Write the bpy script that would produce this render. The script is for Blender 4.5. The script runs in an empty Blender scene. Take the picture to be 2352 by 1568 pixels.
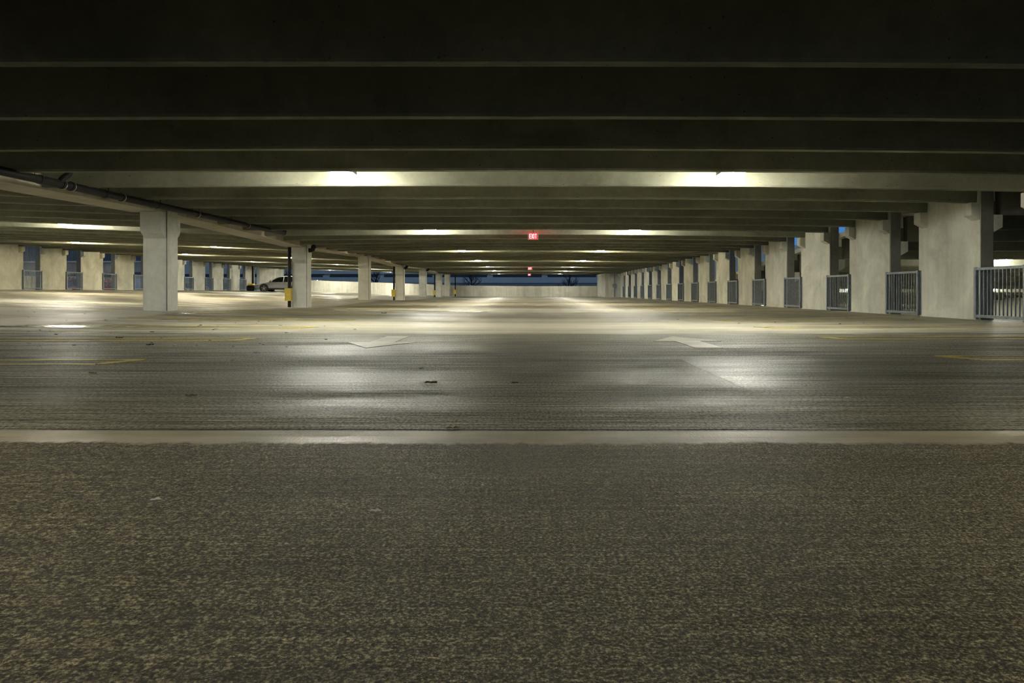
import bpy, math, random
from mathutils import Vector, Matrix
random.seed(7)
S = bpy.context.scene
C = S.collection
PI = math.pi
P = 3.66          # width of one double tee (m): the module of the whole garage
F = 1700.0        # focal length in pixels of the 2352 px frame
CZ = 0.59         # camera height over the lane

# ------------------------------------------------------------------ camera, sky, exposure
cam = bpy.data.cameras.new('camera')
cam.sensor_width = 36.0
cam.lens = F / 2352.0 * 36.0
cam.shift_x = (1176 - 1213) / 2352.0
cam.shift_y = -(784 - 669) / 2352.0
cam.clip_end = 1000
cam.clip_start = 0.05
co = bpy.data.objects.new('camera', cam)
C.objects.link(co)
co.location = (0, 0, CZ)
co.rotation_euler = (PI / 2, 0, 0)
S.camera = co

w = bpy.data.worlds.new('dusk_sky')
S.world = w
w.use_nodes = True
wn = w.node_tree.nodes
wl = w.node_tree.links
bgn = wn['Background']
tc = wn.new('ShaderNodeTexCoord')
sp = wn.new('ShaderNodeSeparateXYZ')
rp = wn.new('ShaderNodeValToRGB')
wl.new(tc.outputs['Generated'], sp.inputs[0])
wl.new(sp.outputs['Z'], rp.inputs[0])
rp.color_ramp.elements[0].position = 0.0
rp.color_ramp.elements[0].color = (0.050, 0.066, 0.084, 1)
rp.color_ramp.elements[1].position = 0.35
rp.color_ramp.elements[1].color = (0.085, 0.125, 0.185, 1)
_e = rp.color_ramp.elements.new(0.07)
_e.color = (0.030, 0.100, 0.25, 1)
wl.new(rp.outputs[0], bgn.inputs['Color'])
bgn.inputs['Strength'].default_value = 1.1

LSIDE = 3.3
LAMP = 140.0      # radiance of a garage lamp's lens
S.view_settings.view_transform = 'Standard'
S.view_settings.look = 'None'
S.view_settings.exposure = 0.9
S.view_settings.gamma = 1.0
S.view_settings.use_curve_mapping = False
S.cycles.use_denoising = True
S.cycles.use_adaptive_sampling = True
S.cycles.adaptive_threshold = 0.04
S.cycles.max_bounces = 6
S.cycles.diffuse_bounces = 4
S.cycles.glossy_bounces = 2
S.cycles.sample_clamp_indirect = 8.0

# ------------------------------------------------------------------ materials
def new_mat(name):
    m = bpy.data.materials.new(name)
    m.use_nodes = True
    nt = m.node_tree
    return m, nt, nt.nodes, nt.links, nt.nodes['Principled BSDF']

class G:
    """small node-graph helper"""
    def __init__(s, nt):
        s.n = nt.nodes; s.l = nt.links
    def put(s, sock, v):
        if v is None: return
        if hasattr(v, 'is_linked') or isinstance(v, bpy.types.NodeSocket): s.l.new(v, sock)
        else: sock.default_value = v
    def math(s, op, a, b=None, c=None, clamp=False):
        n = s.n.new('ShaderNodeMath'); n.operation = op; n.use_clamp = clamp
        s.put(n.inputs[0], a); s.put(n.inputs[1], b); s.put(n.inputs[2], c)
        return n.outputs[0]
    def noise(s, vec, scale, detail=4, rough=0.55, dist=0.0):
        n = s.n.new('ShaderNodeTexNoise'); s.put(n.inputs['Vector'], vec)
        n.inputs['Scale'].default_value = scale; n.inputs['Detail'].default_value = detail
        n.inputs['Roughness'].default_value = rough; n.inputs['Distortion'].default_value = dist
        return n.outputs[0]
    def voro(s, vec, scale):
        n = s.n.new('ShaderNodeTexVoronoi'); s.put(n.inputs['Vector'], vec)
        n.inputs['Scale'].default_value = scale
        return n
    def ramp(s, f, *stops):
        n = s.n.new('ShaderNodeValToRGB'); s.put(n.inputs[0], f)
        e = n.color_ramp.elements
        while len(e) < len(stops): e.new(0.5)
        for k, (p, c) in enumerate(stops):
            e[k].position = p
            e[k].color = (c, c, c, 1) if isinstance(c, (int, float)) else (*c, 1)
        return n.outputs[0]
    def map(s, v, a, b, c=0.0, d=1.0):
        n = s.n.new('ShaderNodeMapRange'); n.interpolation_type = 'SMOOTHSTEP'
        s.put(n.inputs[0], v)
        for i, x in enumerate((a, b, c, d)): n.inputs[i + 1].default_value = x
        return n.outputs[0]
    def mix(s, f, a, b, mode='MIX'):
        n = s.n.new('ShaderNodeMix'); n.data_type = 'RGBA'; n.blend_type = mode
        s.put(n.inputs[0], f)
        for i, x in ((6, a), (7, b)):
            if isinstance(x, tuple): n.inputs[i].default_value = (*x, 1)
            else: s.l.new(x, n.inputs[i])
        return n.outputs[2]
    def pos(s):
        return s.n.new('ShaderNodeNewGeometry').outputs['Position']
    def sep(s, v):
        n = s.n.new('ShaderNodeSeparateXYZ'); s.l.new(v, n.inputs[0]); return n.outputs
    def scale(s, v, x, y, z):
        n = s.n.new('ShaderNodeVectorMath'); n.operation = 'MULTIPLY'
        s.l.new(v, n.inputs[0]); n.inputs[1].default_value = (x, y, z); return n.outputs[0]
    def bump(s, h, strength, dist, nrm=None):
        n = s.n.new('ShaderNodeBump'); s.l.new(h, n.inputs['Height'])
        n.inputs['Strength'].default_value = strength; n.inputs['Distance'].default_value = dist
        if nrm is not None: s.l.new(nrm, n.inputs['Normal'])
        return n.outputs[0]

def simple(name, col, rough=0.6, metal=0.0, var=0.12, scale=6.0, spec=0.5):
    m, nt, n, l, b = new_mat(name)
    g = G(nt)
    f = g.noise(g.pos(), scale, 5)
    dk = tuple(c * (1 - var * 2) for c in col); lt = tuple(min(1, c * (1 + var)) for c in col)
    l.new(g.ramp(f, (0.3, dk), (0.7, lt)), b.inputs['Base Color'])
    b.inputs['Roughness'].default_value = rough
    b.inputs['Metallic'].default_value = metal
    b.inputs['Specular IOR Level'].default_value = spec
    return m

def concrete(name, dark, light, pits=0.0, streak=0.0, rough=0.8, blotch=0.7):
    m, nt, n, l, b = new_mat(name)
    g = G(nt)
    p = g.pos()
    big = g.noise(p, blotch, 5, 0.62, 0.6)
    col = g.ramp(big, (0.32, dark), (0.66, light))
    med = g.noise(p, 9, 5, 0.6)
    col = g.mix(0.22, col, g.ramp(med, (0.3, 0.25), (0.7, 0.9)), 'SOFT_LIGHT')
    if streak:
        st = g.noise(g.scale(p, 2.2, 2.2, 0.16), 1.6, 5, 0.6)
        col = g.mix(streak, col, g.ramp(st, (0.36, tuple(c * .7 for c in dark)), (0.56, light)))
    h = g.noise(p, 60, 4)
    if pits:
        v = g.voro(g.scale(p, 1, 1, 1), 9.0)
        sel = g.noise(p, 2.2, 2)
        pit = g.math('MULTIPLY', g.map(v.outputs['Distance'], 0.05, 0.11, 1, 0), g.map(sel, 0.42, 0.6, 0, 1))
        v2 = g.voro(p, 26.0)
        pit2 = g.math('MULTIPLY', g.map(v2.outputs['Distance'], 0.06, 0.14, 1, 0), g.map(g.noise(p, 1.3, 2), 0.5, 0.62, 0, 1))
        pit = g.math('MAXIMUM', pit, pit2)
        col = g.mix(g.math('MULTIPLY', pit, pits), col, tuple(c * .25 for c in dark))
    l.new(col, b.inputs['Base Color'])
    l.new(g.bump(h, 0.25, 0.01), b.inputs['Normal'])
    b.inputs['Roughness'].default_value = rough
    b.inputs['Specular IOR Level'].default_value = 0.3
    return m

M = {}
M['panel'] = concrete('panel_concrete', (0.40, 0.392, 0.325), (0.70, 0.69, 0.585), streak=0.14, blotch=0.8)
M['darkconcrete'] = concrete('pier_dark_concrete', (0.15, 0.147, 0.125), (0.235, 0.23, 0.195), pits=0.4)  # darker tone for the ends and back of the wall piers
M['column'] = concrete('column_concrete', (0.50, 0.495, 0.435), (0.74, 0.735, 0.665), pits=0.3, streak=0.12, blotch=0.9)
M['girder'] = concrete('girder_concrete', (0.34, 0.31, 0.24), (0.50, 0.46, 0.37), streak=0.2)
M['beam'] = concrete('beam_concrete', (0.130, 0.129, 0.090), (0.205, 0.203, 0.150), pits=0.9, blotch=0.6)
M['slab'] = concrete('slab_concrete', (0.44, 0.43, 0.36), (0.58, 0.565, 0.49))  # made paler than the beams to bounce lamp light between them
M['parapet'] = concrete('parapet_concrete', (0.44, 0.43, 0.36), (0.66, 0.645, 0.55), streak=0.30)
M['far'] = concrete('far_building_concrete', (0.50, 0.48, 0.43), (0.60, 0.57, 0.51), blotch=0.15)
M['fardark'] = simple('far_building_dark', (0.09, 0.10, 0.11), 0.9)
M['farmid'] = simple('far_building_lower_band', (0.30, 0.31, 0.31), 0.9)
M['rail'] = simple('grey_blue_painted_steel', (0.17, 0.20, 0.22), 0.42, 0.35, 0.15, 14)
M['pipe'] = simple('black_cast_iron', (0.012, 0.012, 0.012), 0.55, 0.0, 0.3, 20, 0.25)
M['band'] = simple('stainless_clamp', (0.62, 0.60, 0.55), 0.28, 1.0, 0.1, 30)
M['yellow'] = simple('safety_yellow_paint', (0.66, 0.48, 0.06), 0.45, 0, 0.1, 12)
M['housing'] = simple('lamp_housing_grey', (0.22, 0.215, 0.20), 0.5, 0.3)
M['whiteplastic'] = simple('white_plastic', (0.72, 0.70, 0.66), 0.45)
M['ebox'] = simple('grey_electrical_steel', (0.30, 0.31, 0.29), 0.45, 0.4)
M['leaf'] = simple('dry_leaf', (0.42, 0.34, 0.20), 0.8, 0, 0.3, 40)
M['leafdark'] = simple('dark_wet_leaf', (0.07, 0.05, 0.03), 0.6, 0, 0.3, 40)
M['litter'] = simple('pale_paper_litter', (0.62, 0.60, 0.54), 0.8)
M['bark'] = simple('bare_bark', (0.03, 0.03, 0.03), 0.9)
M['asphalt'] = simple('street_asphalt', (0.06, 0.06, 0.06), 0.9)
M['silver'] = simple('silver_car_paint', (0.50, 0.49, 0.50), 0.25, 0.3, 0.02, 2)
M['red'] = simple('red_car_paint', (0.42, 0.02, 0.03), 0.25, 0.2, 0.02, 2)
M['whitepaint'] = simple('white_car_paint', (0.7, 0.7, 0.7), 0.25, 0.0, 0.02, 2)
M['tyre'] = simple('tyre_rubber', (0.018, 0.018, 0.018), 0.8)
M['alloy'] = simple('alloy_rim', (0.66, 0.66, 0.66), 0.3, 0.9, 0.03)
M['glass'] = simple('dark_car_glass', (0.012, 0.014, 0.016), 0.06, 0, 0.05, 2, 0.6)
M['clad'] = simple('dark_plastic_trim', (0.03, 0.03, 0.032), 0.6)
M['headlamp'] = simple('clear_headlamp', (0.75, 0.76, 0.78), 0.12, 0.2, 0.05)
M['taillamp'] = simple('red_lamp_plastic', (0.4, 0.01, 0.01), 0.2)

def emit(name, col, strength, base=(0.8, 0.8, 0.8)):
    m, nt, n, l, b = new_mat(name)
    b.inputs['Base Color'].default_value = (*base, 1)
    b.inputs['Emission Color'].default_value = (*col, 1)
    b.inputs['Emission Strength'].default_value = strength
    b.inputs['Roughness'].default_value = 0.3
    return m
def lens_mat(name, col, bottom, side):
    """prismatic drop lens: its side refractor throws more light than its flat bottom"""
    m, nt, n, l, b = new_mat(name)
    g = G(nt)
    nz = g.sep(n.new('ShaderNodeNewGeometry').outputs['Normal'])[2]
    l.new(g.map(g.math('ABSOLUTE', nz), 0.25, 0.9, side, bottom), b.inputs['Emission Strength'])
    b.inputs['Emission Color'].default_value = (*col, 1)
    b.inputs['Base Color'].default_value = (.8, .8, .8, 1)
    return m
M['lens'] = lens_mat('lamp_lens_white', (1.0, 0.985, 0.85), LAMP, LAMP * LSIDE)
M['lenswarm'] = lens_mat('lamp_lens_warm', (1.0, 0.92, 0.68), LAMP, LAMP * LSIDE)
M['lensnew'] = lens_mat('lamp_lens_new', (1.0, 0.97, 0.82), LAMP * 1.3, LAMP * LSIDE * 1.3)
M['lensamber'] = lens_mat('lamp_lens_amber', (1.0, 0.90, 0.64), LAMP * 1.3, LAMP * LSIDE * 1.3)
M['lenshalf'] = lens_mat('lamp_lens_fading', (1.0, 0.985, 0.85), LAMP * 0.45, LAMP * LSIDE * 0.45)
M['lensfill'] = lens_mat('lamp_lens_fill', (1.0, 0.88, 0.58), LAMP * 0.62, LAMP * 0.06)  # downward fill lens for the added lamp row out of view
M['exitred'] = emit('exit_sign_red_face', (1.0, 0.08, 0.10), 0.36, (0.5, 0.02, 0.03))
M['exitwhite'] = emit('exit_sign_letters', (1.0, 0.66, 0.68), 0.75)
M['exitglow'] = emit('exit_sign_red_back', (1.0, 0.06, 0.06), 14.0, (0.5, 0.02, 0.03))
M['citylight'] = emit('distant_lamp', (0.8, 0.9, 1.0), 6.0)
M['farlit'] = emit('distant_lit_ceiling_panel', (0.75, 0.85, 1.0), 0.10)

def floor_mat():
    m, nt, n, l, b = new_mat('floor_concrete')
    g = G(nt)
    p = g.pos()
    x, y, z = g.sep(p)
    # broom streaks run across the bay (along X)
    st1 = g.noise(g.scale(p, 0.35, 9.0, 1), 1.0, 4, 0.65)
    st2 = g.noise(g.scale(p, 0.5, 26.0, 1), 1.0, 5, 0.78)
    st3 = g.noise(g.scale(p, 1.6, 95.0, 1), 1.0, 4, 0.7)
    fleck = g.noise(g.scale(p, 75, 30, 1), 1.0, 4, 0.7)
    big = g.noise(g.scale(p, 0.25, 0.8, 1), 1.0, 3, 0.6)
    tire = g.noise(g.scale(p, 0.10, 1.5, 1), 1.0, 3, 0.55)
    wob = g.math('MULTIPLY_ADD', g.noise(g.scale(p, 1.4, 0.4, 1), 1.0, 4), 0.16, -0.08)
    yw = g.math('ADD', y, wob)
    yw = g.math('ADD', yw, g.math('MULTIPLY_ADD', g.noise(g.scale(p, 14, 3, 1), 1.0, 4, 0.7), 0.16, -0.08))
    near = g.map(yw, 0.775 * P, 0.792 * P, 1.0, 0.0)
    col = g.ramp(big, (0.30, (0.13, 0.12, 0.09)), (0.72, (0.27, 0.252, 0.195)))
    col = g.mix(0.45, col, g.ramp(st1, (0.30, (0.055, 0.05, 0.036)), (0.70, (0.31, 0.29, 0.225))))
    col = g.mix(0.58, col, g.ramp(st2, (0.40, (0.016, 0.016, 0.010)), (0.50, (0.135, 0.130, 0.096)), (0.60, (0.46, 0.445, 0.355))))
    col = g.mix(0.7, col, g.ramp(st3, (0.40, 0.08), (0.60, 0.92)), 'OVERLAY')
    col = g.mix(0.65, col, g.ramp(fleck, (0.38, 0.08), (0.62, 0.92)), 'OVERLAY')
    col = g.mix(g.map(tire, 0.52, 0.66, 0, 0.45), col, (0.045, 0.043, 0.034))
    # tees beyond the third joint were re-surfaced paler
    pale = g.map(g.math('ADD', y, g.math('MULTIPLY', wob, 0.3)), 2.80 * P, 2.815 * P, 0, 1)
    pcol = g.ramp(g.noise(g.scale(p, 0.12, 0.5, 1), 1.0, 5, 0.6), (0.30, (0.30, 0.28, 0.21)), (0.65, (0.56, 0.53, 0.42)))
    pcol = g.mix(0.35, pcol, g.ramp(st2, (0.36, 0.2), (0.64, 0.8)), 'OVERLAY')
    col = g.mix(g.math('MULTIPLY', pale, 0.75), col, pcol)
    stall = g.math('MULTIPLY', g.map(g.math('ABSOLUTE', g.math('SUBTRACT', g.math('ABSOLUTE', x), 6.3)), 1.2, 2.6, 1, 0), g.map(g.noise(g.scale(p, 0.42, 2.6, 1), 1.0, 6, 0.72), 0.45, 0.57, 0, 1))
    col = g.mix(g.math('MULTIPLY', g.math('MULTIPLY', stall, g.map(x, -1, 1, 0.72, 0.45)), g.map(x, 7.6, 8.3, 1, 0)), col, (0.055, 0.051, 0.036))
    col = g.mix(g.map(g.math('ADD', x, g.math('MULTIPLY_ADD', g.noise(g.scale(p, 1, 0.6, 1), 1.0, 4), 0.8, -0.4)), 8.0, 8.5, 0, 0.45), col, (0.36, 0.34, 0.27))
    # foreground: brown-grey, exposed grit
    grit = g.math('MULTIPLY_ADD', g.noise(p, 118, 5, 0.8), 0.80, g.math('MULTIPLY', g.noise(p, 34, 4, 0.7), 0.20))
    patch = g.noise(g.scale(p, 1.3, 2.0, 1), 1.0, 3, 0.65)
    ncol = g.ramp(grit, (0.42, (0.004, 0.003, 0.001)), (0.475, (0.048, 0.040, 0.019)), (0.525, (0.138, 0.120, 0.066)), (0.59, (0.52, 0.47, 0.30)))
    ncol = g.mix(0.6, ncol, g.ramp(patch, (0.30, 0.24), (0.70, 0.62)), 'OVERLAY')
    ncol = g.mix(0.62, ncol, g.ramp(g.noise(g.scale(p, 0.9, 60.0, 1), 1.0, 6, 0.75), (0.36, 0.1), (0.64, 0.85)), 'OVERLAY')
    vp = g.voro(p, 62.0)
    peb = g.math('MULTIPLY', g.map(vp.outputs['Distance'], 0.16, 0.26, 1, 0), g.map(g.noise(p, 23, 2), 0.54, 0.60, 0, 1))
    vq = g.voro(g.scale(p, 1, 1, 1), 130.0)
    peb2 = g.math('MULTIPLY', g.map(vq.outputs['Distance'], 0.18, 0.3, 1, 0), g.map(g.noise(p, 51, 2), 0.52, 0.58, 0, 1))
    peb = g.math('MAXIMUM', peb, g.math('MULTIPLY', peb2, 0.8))
    ncol = g.mix(g.math('MULTIPLY', peb, 0.75), ncol, g.ramp(vp.outputs['Distance'], (0.0, (0.55, 0.52, 0.40)), (0.3, (0.30, 0.26, 0.17))))
    col = g.mix(near, col, ncol)
    # pale sealed strip along the near joint
    strip = g.math('MULTIPLY', g.map(yw, 0.775 * P, 0.792 * P, 0, 1), g.map(y, 0.852 * P, 0.857 * P, 1, 0))
    scol = g.ramp(g.noise(g.scale(p, 3, 6, 1), 1.0, 4), (0.3, (0.27, 0.245, 0.18)), (0.7, (0.42, 0.385, 0.295)))
    col = g.mix(strip, col, scol)
    # smooth pale band under the girder line
    band = g.math('MULTIPLY', g.map(x, -9.55, -9.35, 0, 1), g.map(x, -8.0, -7.7, 1, 0))
    bcol = g.ramp(g.noise(g.scale(p, 1, 0.5, 1), 1.0, 4), (0.3, (0.40, 0.385, 0.32)), (0.7, (0.55, 0.53, 0.45)))
    col = g.mix(g.math('MULTIPLY', band, 0.85), col, bcol)
    # joints between the tees
    wj = g.math('ADD', y, g.math('MULTIPLY_ADD', g.noise(g.scale(p, 2.5, 0.2, 1), 1.0, 3), 0.03, -0.015))
    fr = g.math('FRACT', g.math('ADD', g.math('DIVIDE', wj, P), 0.19 + 0.5 - 0.05))
    dj = g.math('MULTIPLY', g.math('ABSOLUTE', g.math('SUBTRACT', fr, 0.5)), P)
    jd = g.map(dj, 0.006, 0.022, 1, 0)
    jd = g.math('MULTIPLY', jd, g.map(g.noise(g.scale(p, 1.1, 0.3, 1), 1.0, 3), 0.35, 0.5, 0.3, 1.0))
    col = g.mix(g.math('MULTIPLY', jd, 0.85), col, (0.018, 0.017, 0.013))
    # saw cut along the lane with a trowelled repair to its right
    inrep = g.math('MULTIPLY', g.map(y, 1.12 * P, 1.36 * P, 0, 1), g.map(y, 1.755 * P, 1.765 * P, 1, 0))
    xw = g.math('ADD', x, g.math('MULTIPLY_ADD', g.noise(g.scale(p, 0.1, 3, 1), 1.0, 3), 0.04, -0.02))
    cut = g.math('MULTIPLY', g.map(g.math('ABSOLUTE', g.math('SUBTRACT', xw, 1.31)), 0.004, 0.014, 1, 0), inrep)
    col = g.mix(g.math('MULTIPLY', cut, 0.7), col, (0.03, 0.028, 0.02))
    rep = g.math('MULTIPLY', g.math('MULTIPLY', g.map(xw, 1.30, 1.34, 0, 1), g.map(x, 2.2, 4.2, 1, 0)), inrep)
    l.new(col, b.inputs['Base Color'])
    # gloss: trowelled and damp patches
    rr = g.noise(g.scale(p, 0.22, 1.1, 1), 1.0, 3, 0.6)
    rough = g.map(rr, 0.38, 0.64, 0.42, 0.70)
    r2 = g.math('ADD', rough, g.math('MULTIPLY_ADD', st2, 0.7, -0.33))
    r2 = g.math('SUBTRACT', r2, g.math('MULTIPLY', rep, 0.17))
    r2 = g.math('SUBTRACT', r2, g.math('MULTIPLY', strip, 0.12))
    r3 = g.math('MAXIMUM', r2, g.math('MULTIPLY', near, 0.66))
    l.new(r3, b.inputs['Roughness'])
    # dry dusty flecks break up the sheen
    spec = g.math('MULTIPLY', g.map(fleck, 0.40, 0.60, 0.08, 0.75), g.map(st2, 0.42, 0.58, 0.25, 1.0))
    l.new(g.math('MAXIMUM', spec, g.math('MULTIPLY', g.math('MAXIMUM', strip, near), 0.35)), b.inputs['Specular IOR Level'])
    hn = grit
    hn = g.math('MULTIPLY', hn, near)
    hs = g.math('MULTIPLY', g.math('ADD', st2, g.math('MULTIPLY', fleck, 0.5)), g.math('SUBTRACT', 1.0, near))
    h = g.math('ADD', g.math('MULTIPLY', hn, 1.6), hs)
    h = g.math('SUBTRACT', h, g.math('MULTIPLY', jd, 2.0))
    l.new(g.bump(h, 0.6, 0.010), b.inputs['Normal'])
    return m
M['floor'] = floor_mat()

def paint_mat(name, col, under, keep):
    m, nt, n, l, b = new_mat(name)
    g = G(nt)
    p = g.pos()
    wear = g.noise(g.scale(p, 1.2, 16, 1), 1.0, 6, 0.7)
    wear2 = g.noise(p, 1.6, 4, 0.6)
    f = g.math('MULTIPLY', g.map(wear, 0.34, 0.54, 0, 1), g.map(wear2, 0.30, 0.58, 0.35, 1))
    l.new(g.mix(g.math('MULTIPLY', f, keep), under, col), b.inputs['Base Color'])
    b.inputs['Roughness'].default_value = 0.5
    return m
M['stripe'] = paint_mat('worn_yellow_paint', (0.56, 0.42, 0.035), (0.16, 0.135, 0.07), 0.95)
M['arrow'] = paint_mat('worn_white_paint', (0.42, 0.38, 0.23), (0.15, 0.14, 0.10), 0.85)

def wet_mat():
    m, nt, n, l, b = new_mat('wet_concrete')
    g = G(nt)
    l.new(g.ramp(g.noise(g.pos(), 3, 4), (0.3, (0.015, 0.015, 0.013)), (0.7, (0.045, 0.043, 0.038))), b.inputs['Base Color'])
    l.new(g.map(g.noise(g.scale(g.pos(), 2, 9, 1), 1.0, 5), 0.35, 0.65, 0.16, 0.42), b.inputs['Roughness'])
    l.new(g.bump(g.noise(g.scale(g.pos(), 4, 18, 1), 1.0, 4), 0.15, 0.01), b.inputs['Normal'])
    b.inputs['Specular IOR Level'].default_value = 0.9
    return m
M['wet'] = wet_mat()

# ------------------------------------------------------------------ mesh helpers
class MB:
    def __init__(s): s.v = []; s.f = []
    def add(s, vs, fs):
        o = len(s.v); s.v += [tuple(q) for q in vs]; s.f += [tuple(i + o for i in q) for q in fs]; return s
    def box(s, x0, x1, y0, y1, z0, z1):
        vs = [(x0,y0,z0),(x1,y0,z0),(x1,y1,z0),(x0,y1,z0),(x0,y0,z1),(x1,y0,z1),(x1,y1,z1),(x0,y1,z1)]
        return s.add(vs, [(3,2,1,0),(4,5,6,7),(0,1,5,4),(1,2,6,5),(2,3,7,6),(3,0,4,7)])
    def prism(s, poly, axis, a, b):
        """poly: CCW list of 2-D points swept along axis from a to b"""
        def pt(q, t):
            return {'x': (t, q[0], q[1]), 'y': (q[0], t, q[1]), 'z': (q[0], q[1], t)}[axis]
        n = len(poly)
        vs = [pt(q, a) for q in poly] + [pt(q, b) for q in poly]
        fs = [tuple(range(n))[::-1], tuple(range(n, 2 * n))] + [(i, (i + 1) % n, n + (i + 1) % n, n + i) for i in range(n)]
        return s.add(vs, fs)
    def loft(s, rings, cap=True):
        n = len(rings[0]); vs = [q for r in rings for q in r]; fs = []
        for k in range(len(rings) - 1):
            for i in range(n):
                j = (i + 1) % n
                fs.append((k*n+i, k*n+j, (k+1)*n+j, (k+1)*n+i))
        if cap:
            fs.append(tuple(range(n))[::-1]); fs.append(tuple((len(rings)-1)*n + i for i in range(n)))
        return s.add(vs, fs)
    def tube(s, pts, r, n=12):
        pts = [Vector(q) for q in pts]
        rs = r if isinstance(r, (list, tuple)) else [r] * len(pts)
        rings = []
        for k, q in enumerate(pts):
            t = (pts[min(k+1, len(pts)-1)] - pts[max(k-1, 0)]).normalized()
            u = t.cross(Vector((0, 0, 1)))
            if u.length < 1e-3: u = t.cross(Vector((0, 1, 0)))
            u.normalize(); v = t.cross(u)
            rings.append([q + (u * math.cos(2*PI*i/n) + v * math.sin(2*PI*i/n)) * rs[k] for i in range(n)])
        return s.loft(rings)
    def lathe(s, prof, n=32, c=(0, 0, 0), axis='z'):
        rings = []
        for r, h in prof:
            ring = []
            for i in range(n):
                a = 2 * PI * i / n; ca, sa = math.cos(a) * r, math.sin(a) * r
                q = {'z': (ca, sa, h), 'y': (ca, h, sa), 'x': (h, ca, sa)}[axis]
                ring.append((c[0]+q[0], c[1]+q[1], c[2]+q[2]))
            rings.append(ring)
        return s.loft(rings)
    def build(s, name, mat, parent=None, smooth=False, bevel=0.0, angle=40):
        me = bpy.data.meshes.new(name)
        me.from_pydata(s.v, [], s.f)
        me.validate()
        import bmesh
        bm = bmesh.new(); bm.from_mesh(me)
        bmesh.ops.recalc_face_normals(bm, faces=bm.faces)
        bm.to_mesh(me); bm.free()
        me.materials.append(M[mat] if isinstance(mat, str) else mat)
        if smooth:
            for q in me.polygons: q.use_smooth = True
            try: me.set_sharp_from_angle(angle=math.radians(angle))
            except Exception: pass
        o = bpy.data.objects.new(name, me); C.objects.link(o)
        if parent is not None: o.parent = parent
        if bevel:
            b = o.modifiers.new('edge', 'BEVEL'); b.width = bevel; b.segments = 2; b.limit_method = 'ANGLE'
        return o

def tag(o, label=None, cat=None, group=None, kind=None):
    if label: o['label'] = label
    if cat: o['category'] = cat
    if group: o['group'] = group
    if kind: o['kind'] = kind
    return o
def empty(name, loc, label, cat, group=None, rz=0.0):
    o = bpy.data.objects.new(name, None); C.objects.link(o)
    o.location = loc; o.rotation_euler = (0, 0, rz); o.empty_display_size = 0.2
    return tag(o, label, cat, group)
KIDS = {}
def kids(o):
    return [q for q in C.objects if q.parent == o]
def copy_tree(o, parent=None):
    c = o.copy(); C.objects.link(c); c.parent = parent
    for ch in kids(o): copy_tree(ch, c)
    return c
ORD = ('first second third fourth fifth sixth seventh eighth ninth tenth eleventh twelfth thirteenth fourteenth fifteenth sixteenth '
       'seventeenth eighteenth nineteenth twentieth twenty-first twenty-second twenty-third twenty-fourth twenty-fifth twenty-sixth '
       'twenty-seventh twenty-eighth twenty-ninth thirtieth thirty-first thirty-second thirty-third thirty-fourth thirty-fifth '
       'thirty-sixth thirty-seventh thirty-eighth thirty-ninth fortieth forty-first forty-second forty-third forty-fourth').split()

# ------------------------------------------------------------------ levels: drainage waves in floor and ceiling
XW, XL, XLL = 8.96, -8.45, -26.56      # right wall face, column face, left wall face
DEND = 22.0                            # far end of the garage, in modules
def tri(D):                            # +1 at the high columns, -1 at the drained ones
    u = ((D - 4.81) / 3.0) % 2.0
    return 1 - 2 * u if u <= 1 else 2 * u - 3
def zf(X, y):
    D = y / P; t = tri(D)
    if X >= 0: return 0.025 * min(1, X / XW) ** 2
    if X >= -8.75: return (0.055 + 0.085 * t) * (X / -8.75) ** 1.25
    a = 0.055 + 0.085 * t
    k = min(1.0, (X + 8.75) / (XLL + 8.75))
    return a * (1 - k) + 0.68 * k
def zc(X, y):                          # underside of the tee stems
    D = y / P; t = tri(D)
    c0 = 2.435 + 0.033 * t - 0.065 * max(0.0, min(1.0, (3.6 - D) / 2.0))
    if X >= 0: return c0 - 0.09 * (X / 8.8) ** 2
    e = 2.40 + 0.085 * t
    if X >= -8.75: return c0 + (e - c0) * (X / -8.75) ** 2
    k = min(1.0, (X + 8.75) / (XLL + 8.75))
    return e * (1 - k) + 2.955 * k + 0.05 * math.sin(PI * k)
def zr(y):                             # underside of the stems over the sinking ramp at the right
    return CZ + 0.88 - 0.078 * (y - 6.33 * P)
STEM = 0.64

def grid(name, mat, xs, ys, fz, thick=0.0, parent=None):
    m = MB(); nx, ny = len(xs), len(ys)
    vs = [(x, y, fz(x, y)) for y in ys for x in xs]
    fs = [(j*nx+i, j*nx+i+1, (j+1)*nx+i+1, (j+1)*nx+i) for j in range(ny-1) for i in range(nx-1)]
    if thick:
        n = len(vs); vs += [(x, y, z + thick) for x, y, z in vs]
        fs2 = [tuple(q + n for q in f)[::-1] for f in fs]
        rim = [i for i in range(nx)] + [j*nx + nx-1 for j in range(1, ny)] + [(ny-1)*nx + i for i in range(nx-2, -1, -1)] + [j*nx for j in range(ny-2, 0, -1)]
        fs = fs + fs2 + [(rim[k], rim[k] + n, rim[(k+1) % len(rim)] + n, rim[(k+1) % len(rim)]) for k in range(len(rim))]
    m.add(vs, fs)
    return m.build(name, mat, parent, smooth=True, angle=30)
def span(a, b, n): return [a + (b - a) * i / n for i in range(n + 1)]

Y0, Y1 = -3.0 * P, DEND * P
xs = sorted(set([-26.84, XLL, -9.4, -8.75, -8.1, 9.24] + span(-26.0, -10.0, 10) + span(-7.5, 9.0, 22)))
o = grid('floor', 'floor', xs, span(Y0, Y1 + 0.4, 150), zf, -0.25); tag(o, 'worn grey concrete parking deck with broom streaks', 'floor', kind='structure')
o = grid('ceiling', 'slab', xs, span(Y0, Y1 + 0.4, 100), lambda x, y: zc(x, y) + STEM - 0.02, 0.2); tag(o, 'pale concrete slab above the ceiling beams', 'ceiling', kind='structure')

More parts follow.
